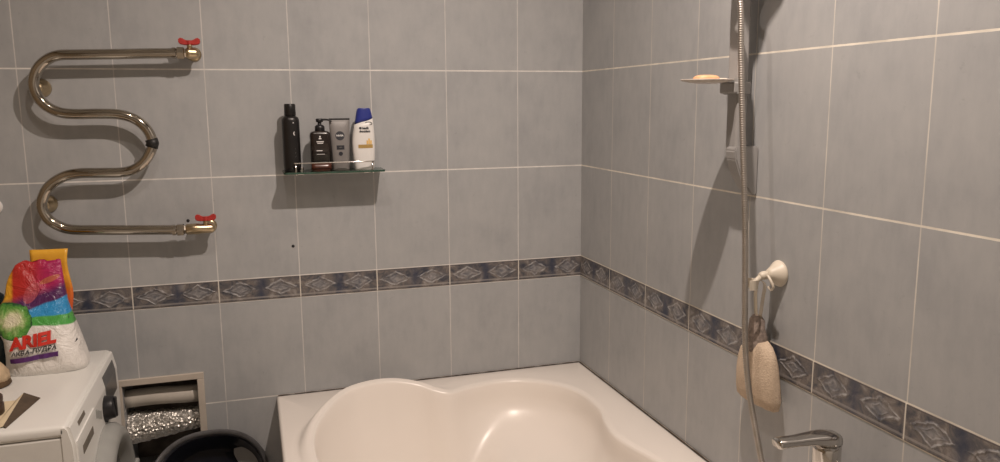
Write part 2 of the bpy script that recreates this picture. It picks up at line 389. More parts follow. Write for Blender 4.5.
# ------------------------------------------------------------------ bathtub
def make_tub():
    t = thing('bathtub', 'cream white acrylic bathtub with scalloped rim set in the tiled corner', 'bathtub', (-.5, -.8, 0))
    lip = [(-1.003, -.545, .608), (-1.006, -.444, .615), (-.988, -.343, .626), (-.943, -.245, .640), (-.872, -.150, .650), (-.783, -.108, .652), (-.707, -.100, .646),
           (-.634, -.113, .630), (-.579, -.141, .612), (-.530, -.151, .603), (-.465, -.121, .601), (-.361, -.096, .601), (-.267, -.112, .601), (-.176, -.178, .601),
           (-.122, -.279, .601), (-.115, -.419, .601), (-.141, -.524, .601), (-.159, -.624, .601), (-.150, -.707, .601), (-.128, -.799, .601), (-.118, -.90, .601), (-.116, -1.02, .601),
           (-.13, -1.16, .601), (-.18, -1.30, .601), (-.28, -1.40, .601), (-.42, -1.45, .601), (-.58, -1.46, .601), (-.74, -1.44, .601), (-.87, -1.37, .601), (-.95, -1.25, .601),
           (-.985, -1.10, .601), (-.985, -.95, .601), (-.975, -.81, .602), (-.985, -.67, .604)]
    L = spline(lip, 8, True); n = len(L); C = Vector((-.53, -.78, 0))
    X0, X1, Y0, Y1 = -1.09, -.003, -1.60, -.003
    def rect(p, x0=X0, x1=X1, y0=Y0, y1=Y1):
        d = Vector((p.x, p.y, 0)) - C; s = 1e9
        if d.x > 0: s = min(s, (x1 - C.x) / d.x)
        if d.x < 0: s = min(s, (x0 - C.x) / d.x)
        if d.y > 0: s = min(s, (y1 - C.y) / d.y)
        if d.y < 0: s = min(s, (y0 - C.y) / d.y)
        q = C + d * s; return Vector((q.x, q.y, 0))
    E = [rect(p) for p in L]
    for cx, cy in ((X0, Y0), (X0, Y1), (X1, Y0), (X1, Y1)):          # snap a ring vertex into each corner
        i = min(range(n), key=lambda k: (E[k] - Vector((cx, cy, 0))).length); E[i] = Vector((cx, cy, 0))
    def off(i, d):                                                     # contour offset outward by d
        a, b = L[(i - 1) % n], L[(i + 1) % n]; tg = Vector((b.x - a.x, b.y - a.y, 0)).normalized()
        nn = Vector((tg.y, -tg.x, 0)); p = Vector((L[i].x, L[i].y, 0))
        if (p + nn * .01 - C).length < (p - C).length: nn = -nn
        return p + nn * d
    def seat(i):
        p = L[i]; a = math.degrees(math.atan2(p.y - C.y, p.x - C.x))
        return max(0, min(1, (95 - a) / 22)) * max(0, min(1, (a + 15) / 30))
    D = .60
    inset = lambda e, k: Vector((max(X0 + k, min(X1 - k, e.x)), max(Y0 + k, min(Y1 - k, e.y)), 0))
    R = []
    ring_ = lambda f: R.append([f(i) for i in range(n)])
    ring_(lambda i: inset(E[i], .012) + Vector((0, 0, .555)))
    ring_(lambda i: E[i] + Vector((0, 0, .555)))
    ring_(lambda i: E[i] + Vector((0, 0, D - .008)))
    ring_(lambda i: inset(E[i], .003) + Vector((0, 0, D - .002)))
    ring_(lambda i: inset(E[i], .009) + Vector((0, 0, D)))
    def footp(i, d):                                                   # raised lip foot, kept on the deck
        q = off(i, d); return Vector((max(X0 + .012, min(X1 - .012, q.x)), max(Y0 + .012, min(Y1 - .012, q.y)), 0))
    h = lambda i: max(0, L[i].z - D - .001)
    ring_(lambda i: footp(i, .055) + Vector((0, 0, D)))
    ring_(lambda i: footp(i, .042) + Vector((0, 0, D + h(i) * .15)))
    ring_(lambda i: footp(i, .032) + Vector((0, 0, D + h(i) * .62)))
    ring_(lambda i: footp(i, .022) + Vector((0, 0, D + h(i) * .94)))
    ring_(lambda i: footp(i, .012) + Vector((0, 0, D + h(i))))
    ring_(lambda i: off(i, .003) + Vector((0, 0, D + h(i) - .003)))
    ring_(lambda i: off(i, -.006) + Vector((0, 0, D + h(i) - .012)))
    prof_a = [(.03, .085), (.07, .18), (.13, .29), (.20, .36), (.27, .40), (.36, .417), (.55, .42), (.8, .42)]     # fraction inward, depth
    prof_s = [(.014, .08), (.056, .122), (.123, .157), (.21, .183), (.31, .199), (.42, .206), (.58, .28), (.8, .42)]
    for (fa, da), (fs, ds) in zip(prof_a, prof_s):
        def f(i):
            s = seat(i); s = s * s * (3 - 2 * s)
            fr = fa * (1 - s) + fs * s; de = da * (1 - s) + ds * s
            p = Vector((L[i].x, L[i].y, 0)); q = p + (C - p) * fr
            k = (1 - min(1, fr * 2.2))
            return q + Vector((0, 0, D + h(i) * k - de))
        ring_(f)
    for it in range(10):                                               # ease the lip foot round the tight notch
        for r in R[5:9]:
            q = [(r[i - 1] + r[i] * 2 + r[(i + 1) % n]) / 4 for i in range(n)]
            r[:] = [Vector((a.x, a.y, b.z)) for a, b in zip(q, r)]
    for it in range(4):                                                # soften the inner shell
        for r in R[12:]:
            q = [(r[i - 1] + r[i] * 2 + r[(i + 1) % n]) / 4 for i in range(n)]
            r[:] = q
    cols = [spline([r[i] for r in R[5:]], 3) for i in range(n)]        # smooth the profile along every spoke
    R = R[:5] + [[cols[i][j] for i in range(n)] for j in range(len(cols[0]))]
    bm = bmesh.new(); V = rings(bm, R, cap0=False, cap1=True)
    bmesh.ops.recalc_face_normals(bm, faces=bm.faces[:])
    for v in bm.verts: v.co -= Vector((-.5, -.8, 0))
    sh = obj('shell', bm, 'acrylic', t, True)
    bm = bmesh.new()
    x0, y0, x1, y1 = X0 + .012 + .5, Y0 + .012 + .8, X1 - .01 + .5, Y1 - .01 + .8
    box(bm, x0, x0 + .02, y0, y1, 0, .556, .003); obj('side_panel', bm, 'acrylic', t)
    bm = bmesh.new(); box(bm, x0 + .02, x1, y0, y0 + .02, 0, .556, .003); obj('end_panel', bm, 'acrylic', t)
    bm = bmesh.new()                                                   # dark line of old sealant where deck meets tile
    N = 90; pts = [(-1.085 + 1.080 * k / N + .5, -.0032 + .8, D + .0005) for k in range(N + 1)]
    tube(bm, pts, lambda i: .0013 + .0008 * noise.noise((i * .4, 0, 0)), 6)
    pts = [(-.0038 + .5, -.004 - 1.59 * k / N + .8, D + .0005) for k in range(N + 1)]
    tube(bm, pts, lambda i: .0014 + .0010 * noise.noise((i * .4, 5, 0)) + .0006 * min(1, i / 40), 6)
    s = obj('sealant', bm, 'sealant', t); s['label'] = 'dark mouldy sealant line along the tiles'
make_tub()

# ------------------------------------------------------------------ heated towel rail
def make_rail():
    Y = -.060
    t = thing('towel_rail', 'serpentine steel heated towel rail with red valves on the back wall', 'towel rail', (-1.5, 0, 1.44))
    o = Vector((-1.5, 0, 1.44))
    P = [(-1.315, 1.7051), (-1.3909, 1.7037), (-1.4707, 1.7011), (-1.5784, 1.6982), (-1.628, 1.696), (-1.6598, 1.683), (-1.6854, 1.657), (-1.6985, 1.6216), (-1.694, 1.5867), (-1.6748, 1.5568), (-1.6419, 1.5374),
         (-1.6025, 1.5316), (-1.5418, 1.5318), (-1.4867, 1.5291), (-1.4444, 1.5139), (-1.415, 1.4843), (-1.4027, 1.4439), (-1.4166, 1.4065), (-1.4447, 1.3762), (-1.4836, 1.3616), (-1.5503, 1.3611), (-1.6028, 1.3617),
         (-1.645, 1.3539), (-1.6832, 1.329), (-1.7039, 1.2966), (-1.7093, 1.265), (-1.6969, 1.2323), (-1.6679, 1.2088), (-1.6324, 1.1971), (-1.564, 1.1927), (-1.4561, 1.1867), (-1.3507, 1.1817)]
    bm = bmesh.new()
    tube(bm, [Vector((v.x, Y, v.y)) - o for v in spline([(x, z, 0) for x, z in P], 6)], .0148, 18)
    obj('pipe', bm, 'chrome', t, True)
    for name_, x0, z0, x1, drop in (('a', -1.315, 1.7055, -1.256, 0), ('b', -1.3507, 1.1815, -1.244, 0)):
        nut = bmesh.new(); lathe(nut, [(0, .012), (.002, .019), (.02, .019), (.022, .015), (.028, .013)], Vector((x0 - .004, Y, z0)) - o, (1, 0, 0), 6)
        lathe(nut, [(-.012, .0165), (-.003, .0165), (-.001, .0150)], Vector((x0 - .004, Y, z0)) - o, (1, 0, 0), 20)
        obj('union_nut', nut, 'chrome', t)
        v = bmesh.new(); L = x1 - x0
        lathe(v, [(.022, .013), (.026, .0165), (L * .55, .0165), (L * .6, .0150), (L - .010, .0145), (L - .003, .011), (L, .006)], Vector((x0, Y, z0)) - o, (1, 0, 0), 18)
        lathe(v, [(.004, .0105), (-Y - .012, .0105), (-Y - .011, .0125), (-Y, .0125)], Vector((x1 - .018, Y, z0)) - o, (0, 1, 0), 18)
        lathe(v, [(0, .008), (.022, .007)], Vector((x1 - .026, Y, z0 + .01)) - o, (0, 0, 1), 12)
        vv = obj('valve', v, 'brass', t, True)
        fl = bmesh.new(); lathe(fl, [(0, .021), (.004, .021), (.008, .014)], Vector((x1 - .018, 0, z0)) - o, (0, -1, 0), 24)
        obj('wall_flange', fl, 'brass', vv, True)
        hb = bmesh.new(); c = Vector((x1 - .026, Y, z0 + .030)) - o
        lathe(hb, [(-.006, .006), (-.005, .010), (.006, .010), (.007, .006)], c, (0, 0, 1), 14)
        for s in (-1, 1):                                              # butterfly wings
            w = [(s * .004, -.007), (s * .015, -.007), (s * .028, -.004), (s * .031, .006), (s * .028, .013), (s * .020, .014), (s * .012, .008), (s * .004, .006)]
            prism(hb, [(c.x + a, c.z + b) for a, b in w], 1, c.y - .008, c.y + .008, bevel=.002)
        h_ = obj('valve_handle', hb, 'red', vv); h_['label'] = 'red butterfly valve handle'
    for x, z in ((-1.692, 1.606), (-1.7055, 1.270)):
        b = bmesh.new()
        lathe(b, [(0, .026), (.005, .026), (.014, .020), (.024, .013), (.044, .012), (.050, .015), (.056, .015)], Vector((x, 0, z)) - o, (0, -1, 0), 20)
        obj('wall_bracket', b, 'brass', t, True)
    b = bmesh.new(); tube(b, [Vector(p) - o for p in ((-1.4055, Y, 1.456), (-1.4025, Y, 1.444), (-1.4065, Y, 1.432))], .0178, 18)
    k = obj('tape_band', b, 'blacktape', t, True); k['label'] = 'black tape band'
make_rail()

# ------------------------------------------------------------------ glass shelf and toiletries
SZ = 1.3475
def make_shelf():
    t = thing('glass_shelf', 'small glass wall shelf with chrome gallery rail holding toiletries', 'shelf', (-.88, 0, SZ))
    bm = bmesh.new(); X0, X1, D, T = -.155, .158, .112, .006
    poly = [(X0, -.004), (X0, -D + .012)] + [(X0 + .012 - .012 * math.cos(a), -D + .012 - .012 * math.sin(a)) for a in (PI / 6, PI / 3, PI / 2)] + \
           [(X1 - .012 + .012 * math.sin(a), -D + .012 - .012 * math.cos(a)) for a in (0, PI / 6, PI / 3, PI / 2)] + [(X1, -.004)]
    prism(bm, poly, 2, -T, 0)
    for f in bm.faces: f.material_index = 0 if abs(f.normal.z) > .5 else 1
    bm.normal_update()
    for f in bm.faces: f.material_index = 0 if abs(f.normal.z) > .5 else 1
    obj('glass_plate', bm, ['glass', 'glassedge'], t)
    bm = bmesh.new(); ra, rb, ry, rz = -.118, .125, -.098, .027
    path = spline([(ra, -.010, rz), (ra, -.05, rz), (ra, ry + .006, rz), (ra + .006, ry, rz), (0, ry, rz), (rb - .02, ry, rz), (rb, ry + .015, rz), (rb + .004, -.05, rz), (rb + .004, -.010, rz)], 5)
    tube(bm, path, .0020, 8); obj('gallery_rail', bm, 'chrome_clean', t, True)
    for x, y in ((ra + .001, ry + .004), (rb - .004, ry + .010)):
        bm = bmesh.new(); lathe(bm, [(-T - .004, .005), (-T, .005), (0, .003), (.004, .0025), (rz, .0022)], (x, y, 0), (0, 0, 1), 10); obj('rail_post', bm, 'chrome_clean', t, True)
    for x in (-.10, .11):
        bm = bmesh.new(); box(bm, x - .011, x + .011, -.022, 0, -T - .010, .010, .003); obj('shelf_clamp', bm, 'chrome_clean', t)
make_shelf()

def on_front(cx, cy, cz, yf, rot=0):
    """text plane -> vertical plane facing -y at y = yf"""
    return lambda x, y, d: (cx + x, yf - d, cz + y)

BZ = SZ
def bottle_black():
    t = thing('shampoo_bottle', 'tall slim black bottle with narrow cap at the left end of the glass shelf', 'bottle', (-1.005, -.058, BZ), 'toiletries on the glass shelf')
    bm = bmesh.new(); R = []
    for z, a in ((0, .022), (.003, .0255), (.02, .0268), (.15, .0268), (.160, .0262), (.167, .0235), (.170, .018), (.172, .0165)): R.append(sellipse(0, 0, z, a, a * .92, 2.3))
    rings(bm, R); obj('bottle_body', bm, 'bottleblack', t, True)
    bm = bmesh.new(); rings(bm, [sellipse(0, 0, z, a, a, 2) for z, a in ((.1722, .0165), (.174, .0178), (.206, .0170), (.2085, .0155))]); obj('cap', bm, 'bottleblack', t, True)
    c = .0268 * .92
    def arc(x, y, d): return (x, -math.sqrt(max(0, 1 - (x / .0275) ** 2)) * c - .0003 - d, y)
    ringp = [(.012 + .0062 * math.cos(a), .118 + .0068 * math.sin(a)) for a in [2 * PI * i / 14 for i in range(14)]]
    quads = [((.006, .149), (.016, .149), (.016, .1525), (.006, .1525))] + [((.010, .07 - i * .012), (.020, .07 - i * .012), (.020, .0716 - i * .012), (.010, .0716 - i * .012)) for i in range(3)]
    for q in [ringp] + quads:
        bm = bmesh.new(); bm.faces.new([bm.verts.new(arc(x, z, .0003)) for x, z in q]); obj('printed_mark', bm, 'print_white', t)
bottle_black()

def bottle_pump():
    t = thing('pump_bottle', 'squat dark brown pump bottle second from left on the glass shelf', 'pump bottle', (-.917, -.058, BZ), 'toiletries on the glass shelf')
    bm = bmesh.new(); a, b = .0312, .021
    rings(bm, [sellipse(0, 0, z, a * s, b * s, 5, 40) for z, s in ((0, .93), (.003, 1), (.024, 1))]); obj('bottle_base', bm, 'amber', t, True)
    bm = bmesh.new(); rings(bm, [sellipse(0, 0, z, a * s, b * s, 5, 40) for z, s in ((.0242, 1.004), (.112, 1.004), (.118, .97), (.122, .8))] + [sellipse(0, 0, z, r, r, 2, 40) for z, r in ((.124, .016), (.126, .014))])
    obj('bottle_body', bm, 'bottlebrown', t, True)
    bm = bmesh.new(); lathe(bm, [(.124, .0145), (.1245, .0155), (.138, .0150), (.142, .011), (.144, .006), (.151, .006), (.1515, .0105), (.160, .0115), (.1625, .009)], n=20)
    nz = spline([(0, 0, .158), (.018, -.004, .159), (.032, -.008, .1565), (.035, -.009, .152)], 4); tube(bm, nz, lambda i: .0036 - .0001 * i, 10)
    obj('pump_head', bm, 'blackplastic', t, True)
    P_ = [[(-.002 + .0045 * math.cos(q), .099 + .0045 * math.sin(q)) for q in [PI * i / 8 for i in range(9)]]]
    P_ += [[(x0, z0), (x1, z0), (x1, z1), (x0, z1)] for x0, x1, z0, z1 in ((-.0042, .0002, .1042, .109), (-.013, .009, .0895, .0925), (-.011, .007, .085, .0872), (-.014, .004, .062, .0645), (-.014, .010, .0515, .0528))]
    for q in P_:
        bm = bmesh.new(); bm.faces.new([bm.verts.new((x, -b * 1.012, z)) for x, z in q]); obj('printed_mark', bm, 'print_white', t)
bottle_pump()

def bottle_tube():
    t = thing('shower_gel_tube', 'matte grey shower gel tube with a round black emblem on the glass shelf', 'tube', (-.8555, -.056, BZ), 'toiletries on the glass shelf')
    bm = bmesh.new(); W, Dp = .0315, .020
    R = [sellipse(0, 0, z, W * w, Dp * d, e, 36) for z, w, d, e in ((0, .80, .92, 3), (.003, .84, 1, 3), (.030, .87, 1, 3), (.09, .95, .82, 3), (.13, 1, .5, 3), (.150, 1.02, .22, 4), (.155, 1.02, .12, 6), (.161, 1.02, .10, 6))]
    rings(bm, R); obj('tube_body', bm, 'tubegrey', t, True)
    bm = bmesh.new(); rings(bm, [sellipse(0, 0, z, W * 1.03, .0028, 6, 36) for z in (.1572, .1622)]); obj('tube_seam', bm, 'blackplastic', t)
    def front(x, z, d):                                               # front surface of the tube
        pts = ((0, .92), (.03, 1), (.09, .82), (.13, .5), (.15, .22))
        for (z0, d0), (z1, d1) in zip(pts, pts[1:]):
            if z <= z1: k = d0 + (d1 - d0) * (z - z0) / (z1 - z0); break
        else: k = .22
        w = W * (.85 + .15 * min(1, z / .13))
        return (x, -Dp * k * (max(0, 1 - abs(x / w) ** 3)) ** (1 / 3) - .0006 - d, z)
    bm = bmesh.new()
    ctr = bm.verts.new(front(-.001, .108, .0002)); prev = None
    rs = [[bm.verts.new(front(-.001 + r * math.cos(2 * PI * k / 20), .108 + r * math.sin(2 * PI * k / 20), .0002)) for k in range(20)] for r in (.007, .0142)]
    for k in range(20):
        bm.faces.new((ctr, rs[0][k], rs[0][(k + 1) % 20])); bm.faces.new((rs[0][k], rs[1][k], rs[1][(k + 1) % 20], rs[0][(k + 1) % 20]))
    bmesh.ops.recalc_face_normals(bm, faces=bm.faces[:]); obj('round_emblem', bm, 'print_black', t); bm = bmesh.new()
    def patch(x0, x1, z0, z1, m=4):
        G = [[bm.verts.new(front(x0 + (x1 - x0) * i / m, z0 + (z1 - z0) * j / m, .0002)) for i in range(m + 1)] for j in range(m + 1)]
        for j in range(m):
            for i in range(m): bm.faces.new((G[j][i], G[j][i + 1], G[j + 1][i + 1], G[j + 1][i]))
    patch(-.013, .011, .065, .078)
    bmesh.ops.recalc_face_normals(bm, faces=bm.faces[:]); obj('printed_label', bm, 'print_black', t); bm = bmesh.new()
    rs = [bm.verts.new(front(-.001 + .0065 * math.cos(2 * PI * k / 14), .052 + .0065 * math.sin(2 * PI * k / 14), .0002)) for k in range(14)]; bm.faces.new(rs)
    bmesh.ops.recalc_face_normals(bm, faces=bm.faces[:]); obj('printed_mark', bm, 'print_black', t)
    bm = text_mesh('NIVEA', .0075, .022, bold=.0002); stand(bm, lambda x, y, d: front(x - .001, y + .1085, d + .0008)); obj('lettering', bm, 'print_white', t)
    bm = text_mesh('MEN', .0045, .009); stand(bm, lambda x, y, d: front(x - .001, y + .0715, d + .0008)); obj('lettering', bm, 'tubegrey', t)
bottle_tube()

def bottle_white():
    t = thing('shampoo_bottle', 'white shampoo bottle with slanted royal blue cap at right of the shelf', 'bottle', (-.781, -.058, BZ), 'toiletries on the glass shelf')
    prof = [(0, -.026, .026), (.004, -.028, .028), (.03, -.031, .030), (.06, -.0335, .0315), (.09, -.034, .032), (.115, -.031, .0315), (.14, -.026, .030), (.16, -.022, .0275), (.180, -.019, .024), (.191, -.016, .021), (.1935, -.013, .018)]
    def sec(z):
        for (z0, l0, r0), (z1, l1, r1) in zip(prof, prof[1:]):
            if z <= z1: k = (z - z0) / (z1 - z0); return 1.1 * (l0 + (l1 - l0) * k), 1.1 * (r0 + (r1 - r0) * k)
        return 1.1 * prof[-1][1], 1.1 * prof[-1][2]
    dep = lambda z: .0195 * (1 - .35 * max(0, (z - .12) / .08)) * (.93 if z < .004 else 1)
    cut = lambda x: .152 + .30 * x                                    # slanted cap boundary
    N = 40
    def pt(z, k):
        l, r = sec(z); c = (l + r) / 2; a = (r - l) / 2; q = 2 * PI * k / N
        co, si = math.cos(q), math.sin(q)
        return (c + a * math.copysign(abs(co) ** .75, co), dep(z) * math.copysign(abs(si) ** .75, si), z)
    def zc(k, f, g=0): return cut(.032 * math.cos(2 * PI * k / N)) * f
    bm = bmesh.new(); fr = [0, .025, .1, .2, .3, .4, .5, .6, .7, .8, .9, 1]
    rings(bm, [[pt(zc(k, f), k) for k in range(N)] for f in fr]); obj('bottle_body', bm, 'white', t, True)
    bm = bmesh.new(); top = .1935
    rings(bm, [[pt(cut(.032 * math.cos(2 * PI * k / N)) + .0006 + (top - cut(.032 * math.cos(2 * PI * k / N)) - .0006) * f, k) for k in range(N)] for f in (0, .25, .5, .75, .92, 1)])
    c_ = obj('cap', bm, 'blue', t, True); c_['label'] = 'royal blue flip cap with slanted edge'
    def front(x, z, d):
        l, r = sec(z); c = (l + r) / 2; a = (r - l) / 2
        u = min(1, abs((x - c) / a)); return (x, -dep(z) * (max(0, 1 - u ** (8 / 3))) ** .375 - .0006 - d, z)
    def patch(bm, x0, x1, z0, z1, m=5):
        G = [[bm.verts.new(front(x0 + (x1 - x0) * i / m, z0 + (z1 - z0) * j / m, .0002)) for i in range(m + 1)] for j in range(m + 1)]
        for j in range(m):
            for i in range(m): bm.faces.new((G[j][i], G[j][i + 1], G[j + 1][i + 1], G[j + 1][i]))
    bm = bmesh.new(); patch(bm, -.020, .026, .068, .079); obj('gold_band', bm, 'print_gold', t)
    for i in range(3):
        bm = bmesh.new(); x0 = .006 + i * .006; patch(bm, x0, x0 + .005, .080, .092 + .006 * (i % 2), 2); obj('printed_petal', bm, 'print_yellow', t)
    bm = text_mesh('head&', .0105, .022, bold=.0003); stand(bm, lambda x, y, d: front(x + .004, y + .131, d + .0006)); obj('lettering', bm, 'print_black', t)
    bm = text_mesh('shoulders', .0095, .034, bold=.0003); stand(bm, lambda x, y, d: front(x + .002, y + .121, d + .0006)); obj('lettering', bm, 'print_black', t)
    bm = bmesh.new(); pts = spline([(.004, .148, 0), (.012, .150, 0), (.022, .149, 0), (.026, .143, 0), (.018, .141, 0)], 4)
    tube(bm, [front(p.x, p.y, .0005) for p in pts], .0009, 6)
    obj('printed_swirl', bm, 'print_black', t); bm = bmesh.new()
    v = [bm.verts.new(front(-.012 + .004 * math.cos(q), .131 + .004 * math.sin(q), .0003)) for q in [2 * PI * i / 10 for i in range(10)]]; bm.faces.new(v)
    obj('printed_mark', bm, 'print_black', t)
bottle_white()

# ------------------------------------------------------------------ shower rail, handset, hose, soap dish
def make_shower_rail():
    o = Vector((0, -1.0, 1.45))
    t = thing('shower_rail', 'grey plastic shower riser rail on the right tiled wall', 'shower rail', o)
    bm = bx(-.058, -.030, -.023, .021, -.005, .86, .006, 3); obj('bar', bm, 'greyplastic', t)
    def bracket(z, s):
        poly = [(0, z), (-.062, z), (-.064, z - s * .01), (-.061, z - s * .03), (-.050, z - s * .062), (-.032, z - s * .092), (-.016, z - s * .112), (-.006, z - s * .116), (0, z - s * .112)]
        bm = bmesh.new(); prism(bm, poly, 1, -.031, .010, bevel=.003); return bm
    obj('end_bracket', bracket(0, 1), 'greyplastic', t); obj('end_bracket', bracket(.855, -1), 'greyplastic', t)
    bm = bx(-.075, -.020, -.075, .030, .405, .465, .008, 3); lathe(bm, [(0, .018), (.02, .018), (.026, .014)], (-.070, -.05, .435), (-1, 0, .25), 16)
    obj('slider', bm, 'greyplastic', t)
make_shower_rail()

def make_handset():
    a = Vector((-.122, -1.05, 1.875)); d = Vector((-.22, -.50, .84)).normalized()
    t = thing('shower_handset', 'grey handheld shower head in the slider at the top of the shower rail', 'shower head', a)
    bm = bmesh.new(); tube(bm, [d * k for k in (-.04, .02, .08, .14, .19)], lambda i: (.011, .013, .0135, .015, .02)[i], 16); obj('handle', bm, 'greyplastic', t, True)
    n = Vector((-.72, -.42, -.55)).normalized()
    bm = bmesh.new(); lathe(bm, [(-.030, .016), (-.02, .034), (-.004, .047), (.006, .047), (.008, .040)], d * .21 - n * .005, n, 28); obj('spray_head', bm, 'greyplastic', t, True)
make_handset()

def make_hose():
    P = [(-.1125, -1.028, 1.838), (-.107, -1.050, 1.805), (-.100, -1.079, 1.769), (-.1, -1.092, 1.642), (-.1, -1.113, 1.448), (-.1, -1.133, 1.274), (-.1, -1.144, 1.118), (-.1, -1.151, 1.028), (-.1, -1.173, .919), (-.1, -1.212, .817), (-.1, -1.235, .765), (-.098, -1.28, .68), (-.095, -1.34, .665), (-.092, -1.385, .69), (-.090, -1.40, .725), (-.090, -1.40, .752)]
    c = spline(P, 40)
    L = [0]
    for a, b in zip(c, c[1:]): L.append(L[-1] + (b - a).length)
    step = .0017; pts = []; j = 0; s = 0
    while s < L[-1]:
        while L[j + 1] < s: j += 1
        k = (s - L[j]) / (L[j + 1] - L[j]); pts.append(c[j].lerp(c[j + 1], k)); s += step
    bm = bmesh.new(); tube(bm, pts, lambda i: (.0058, .0073, .0072)[i % 3], 12)
    o = obj('shower_hose', bm, 'hose', None, True)
    tag(o, 'ribbed steel shower hose hanging down in front of the right wall', 'shower hose')
make_hose()

def make_dish():
    t = thing('soap_dish', 'thin oval soap dish sticking out from the shower rail', 'soap dish', (-.058, -1.0, 1.601))
    def oval(sx, sy, z, n=36): return [(-.066 + .064 * sx * math.cos(2 * PI * k / n), .0 + .050 * sy * math.sin(2 * PI * k / n), z) for k in range(n)]
    bm = bmesh.new(); rings(bm, [oval(.35, .35, -.0075), oval(.62, .62, -.0058), oval(.97, .97, -.0012), oval(1, 1, .0012), oval(.985, .985, .0022), oval(.94, .94, .001), oval(.6, .6, -.0025), oval(.3, .3, -.0032)])
    obj('dish_plate', bm, 'soapfilm', t, True)
    bm = bmesh.new(); box(bm, -.016, -.0008, -.030, .028, -.030, -.004, .004, 3); box(bm, -.006, .030, -.030, -.0242, -.032, -.004, .002); box(bm, -.006, .030, .0222, .028, -.032, -.004, .002); obj('collar', bm, 'greyplastic', t)
    s = thing('soap_bar', 'peach coloured bar of soap on the soap dish', 'soap', (-.127, -1.0, 1.5985))
    bm = bmesh.new(); rings(bm, [sellipse(0, 0, z, a, b, 2.6, 30) for z, a, b in ((0, .022, .016), (.003, .029, .022), (.008, .030, .023), (.0125, .025, .018), (.0145, .015, .010))]); obj('soap_block', bm, 'soap', s, True)
    w = thing('soap_bar', 'thin whitish soap remnant beside the rail on the soap dish', 'soap', (-.088, -1.002, 1.5975))
    bm = bmesh.new(); rings(bm, [sellipse(0, 0, z, a, b, 2.3, 24) for z, a, b in ((0, .014, .012), (.003, .018, .016), (.006, .017, .015), (.0085, .010, .008))]); obj('soap_block', bm, 'cream', w, True)
make_dish()

def make_holder():
    t = thing('handset_holder', 'cream conical wall bracket with open clip below the shower rail', 'wall bracket', (0, -1.129, 1.168))
    bm = bmesh.new(); lathe(bm, [(0, .029), (.003, .0305), (.007, .029), (.018, .020), (.028, .0135), (.034, .010)], (0, 0, 0), (-1, 0, 0), 28)
    obj('wall_rose', bm, 'cream', t, True)
    bm = bmesh.new(); lathe(bm, [(0, .007), (.006, .0095), (.012, .010), (.018, .0085), (.022, .006)], (-.033, 0, 0), (-1, 0, -.15), 18)
    tube(bm, [(-.05, 0, -.003), (-.062, 0, -.012), (-.070, 0, -.018)], .006, 12)
    obj('ball_joint', bm, 'cream', t, True)
    bm = bmesh.new(); c = Vector((-.078, 0, -.019)); R = []
    arc = [c + Vector((.0125 * math.cos(a), .0125 * math.sin(a), 0)) for a in [math.radians(-130 + 260 * i / 16) for i in range(17)]]
    for p in arc:
        d = (p - c).normalized(); up = Vector((0, 0, .011)); R.append([p - up, p + d * .0035 - up, p + d * .0035 + up, p + up])
    rings(bm, R); bmesh.ops.recalc_face_normals(bm, faces=bm.faces[:]); obj('clip', bm, 'cream', t)
    bm = bmesh.new()                                                   # loose hook hanging from the joint
    tube(bm, spline([(-.040, -.010, 0), (-.040, -.022, -.010), (-.036, -.026, -.024), (-.034, -.016, -.032), (-.036, -.008, -.026)], 5), .003, 8); obj('hook', bm, 'cream', t, True)
make_holder()

def make_sponge():
    t = thing('bath_sponge', 'beige terry bath sponge hanging by a strap under the cream bracket', 'bath sponge', (-.034, -1.112, .86))
    bm = bmesh.new(); R = []
    for z, w, d in ((.0, .062, .010), (.006, .071, .020), (.03, .073, .026), (.07, .070, .028), (.10, .064, .027), (.122, .055, .024), (.138, .042, .019), (.150, .024, .014)):
        r = []
        for x, y, zz in sellipse(0, 0, z, d, w, 2.4, 40):
            k = 1 + .10 * noise.noise((x * 40, y * 40, zz * 40)) + .05 * noise.noise((x * 120, y * 120, zz * 120)); r.append((x * k, y * k + .012 * (zz - .07), zz + .004 * noise.noise((x * 50, y * 50, 3))))
        R.append(r)
    rings(bm, R); obj('sponge_body', bm, 'sponge', t, True)
    bm = bmesh.new(); R = []
    for z, w, d in ((.125, .030, .0245), (.14, .032, .023), (.16, .030, .019), (.178, .024, .015), (.195, .020, .013), (.206, .012, .008)):
        R.append([(x * (1 + .18 * noise.noise((x * 90, y * 90, zz * 60))), y * (1 + .18 * noise.noise((y * 90, x * 90, zz * 60))) + .012, zz) for x, y, zz in sellipse(0, 0, z, d, w, 2.2, 32)])
    rings(bm, R); g = obj('gathered_top', bm, 'pumice', t, True); g['label'] = 'grey-brown gathered mesh top'
    for dy in (-.012, .016):
        bm = bmesh.new()
        pts = spline([(.0, .008 + dy * .5, .2), (-.002, .004 + dy, .25), (-.006, -.006 + dy, .285), (-.016, -.011 + dy * .2, .296)], 5)
        R = [[p + Vector((-.0008, -.0055, 0)), p + Vector((-.0008, .0055, 0)), p + Vector((.0008, .0055, 0)), p + Vector((.0008, -.0055, 0))] for p in pts]
        rings(bm, R); bmesh.ops.recalc_face_normals(bm, faces=bm.faces[:]); s = obj('hanging_strap', bm, 'strap', t); s['label'] = 'clear plastic strap'
make_sponge()

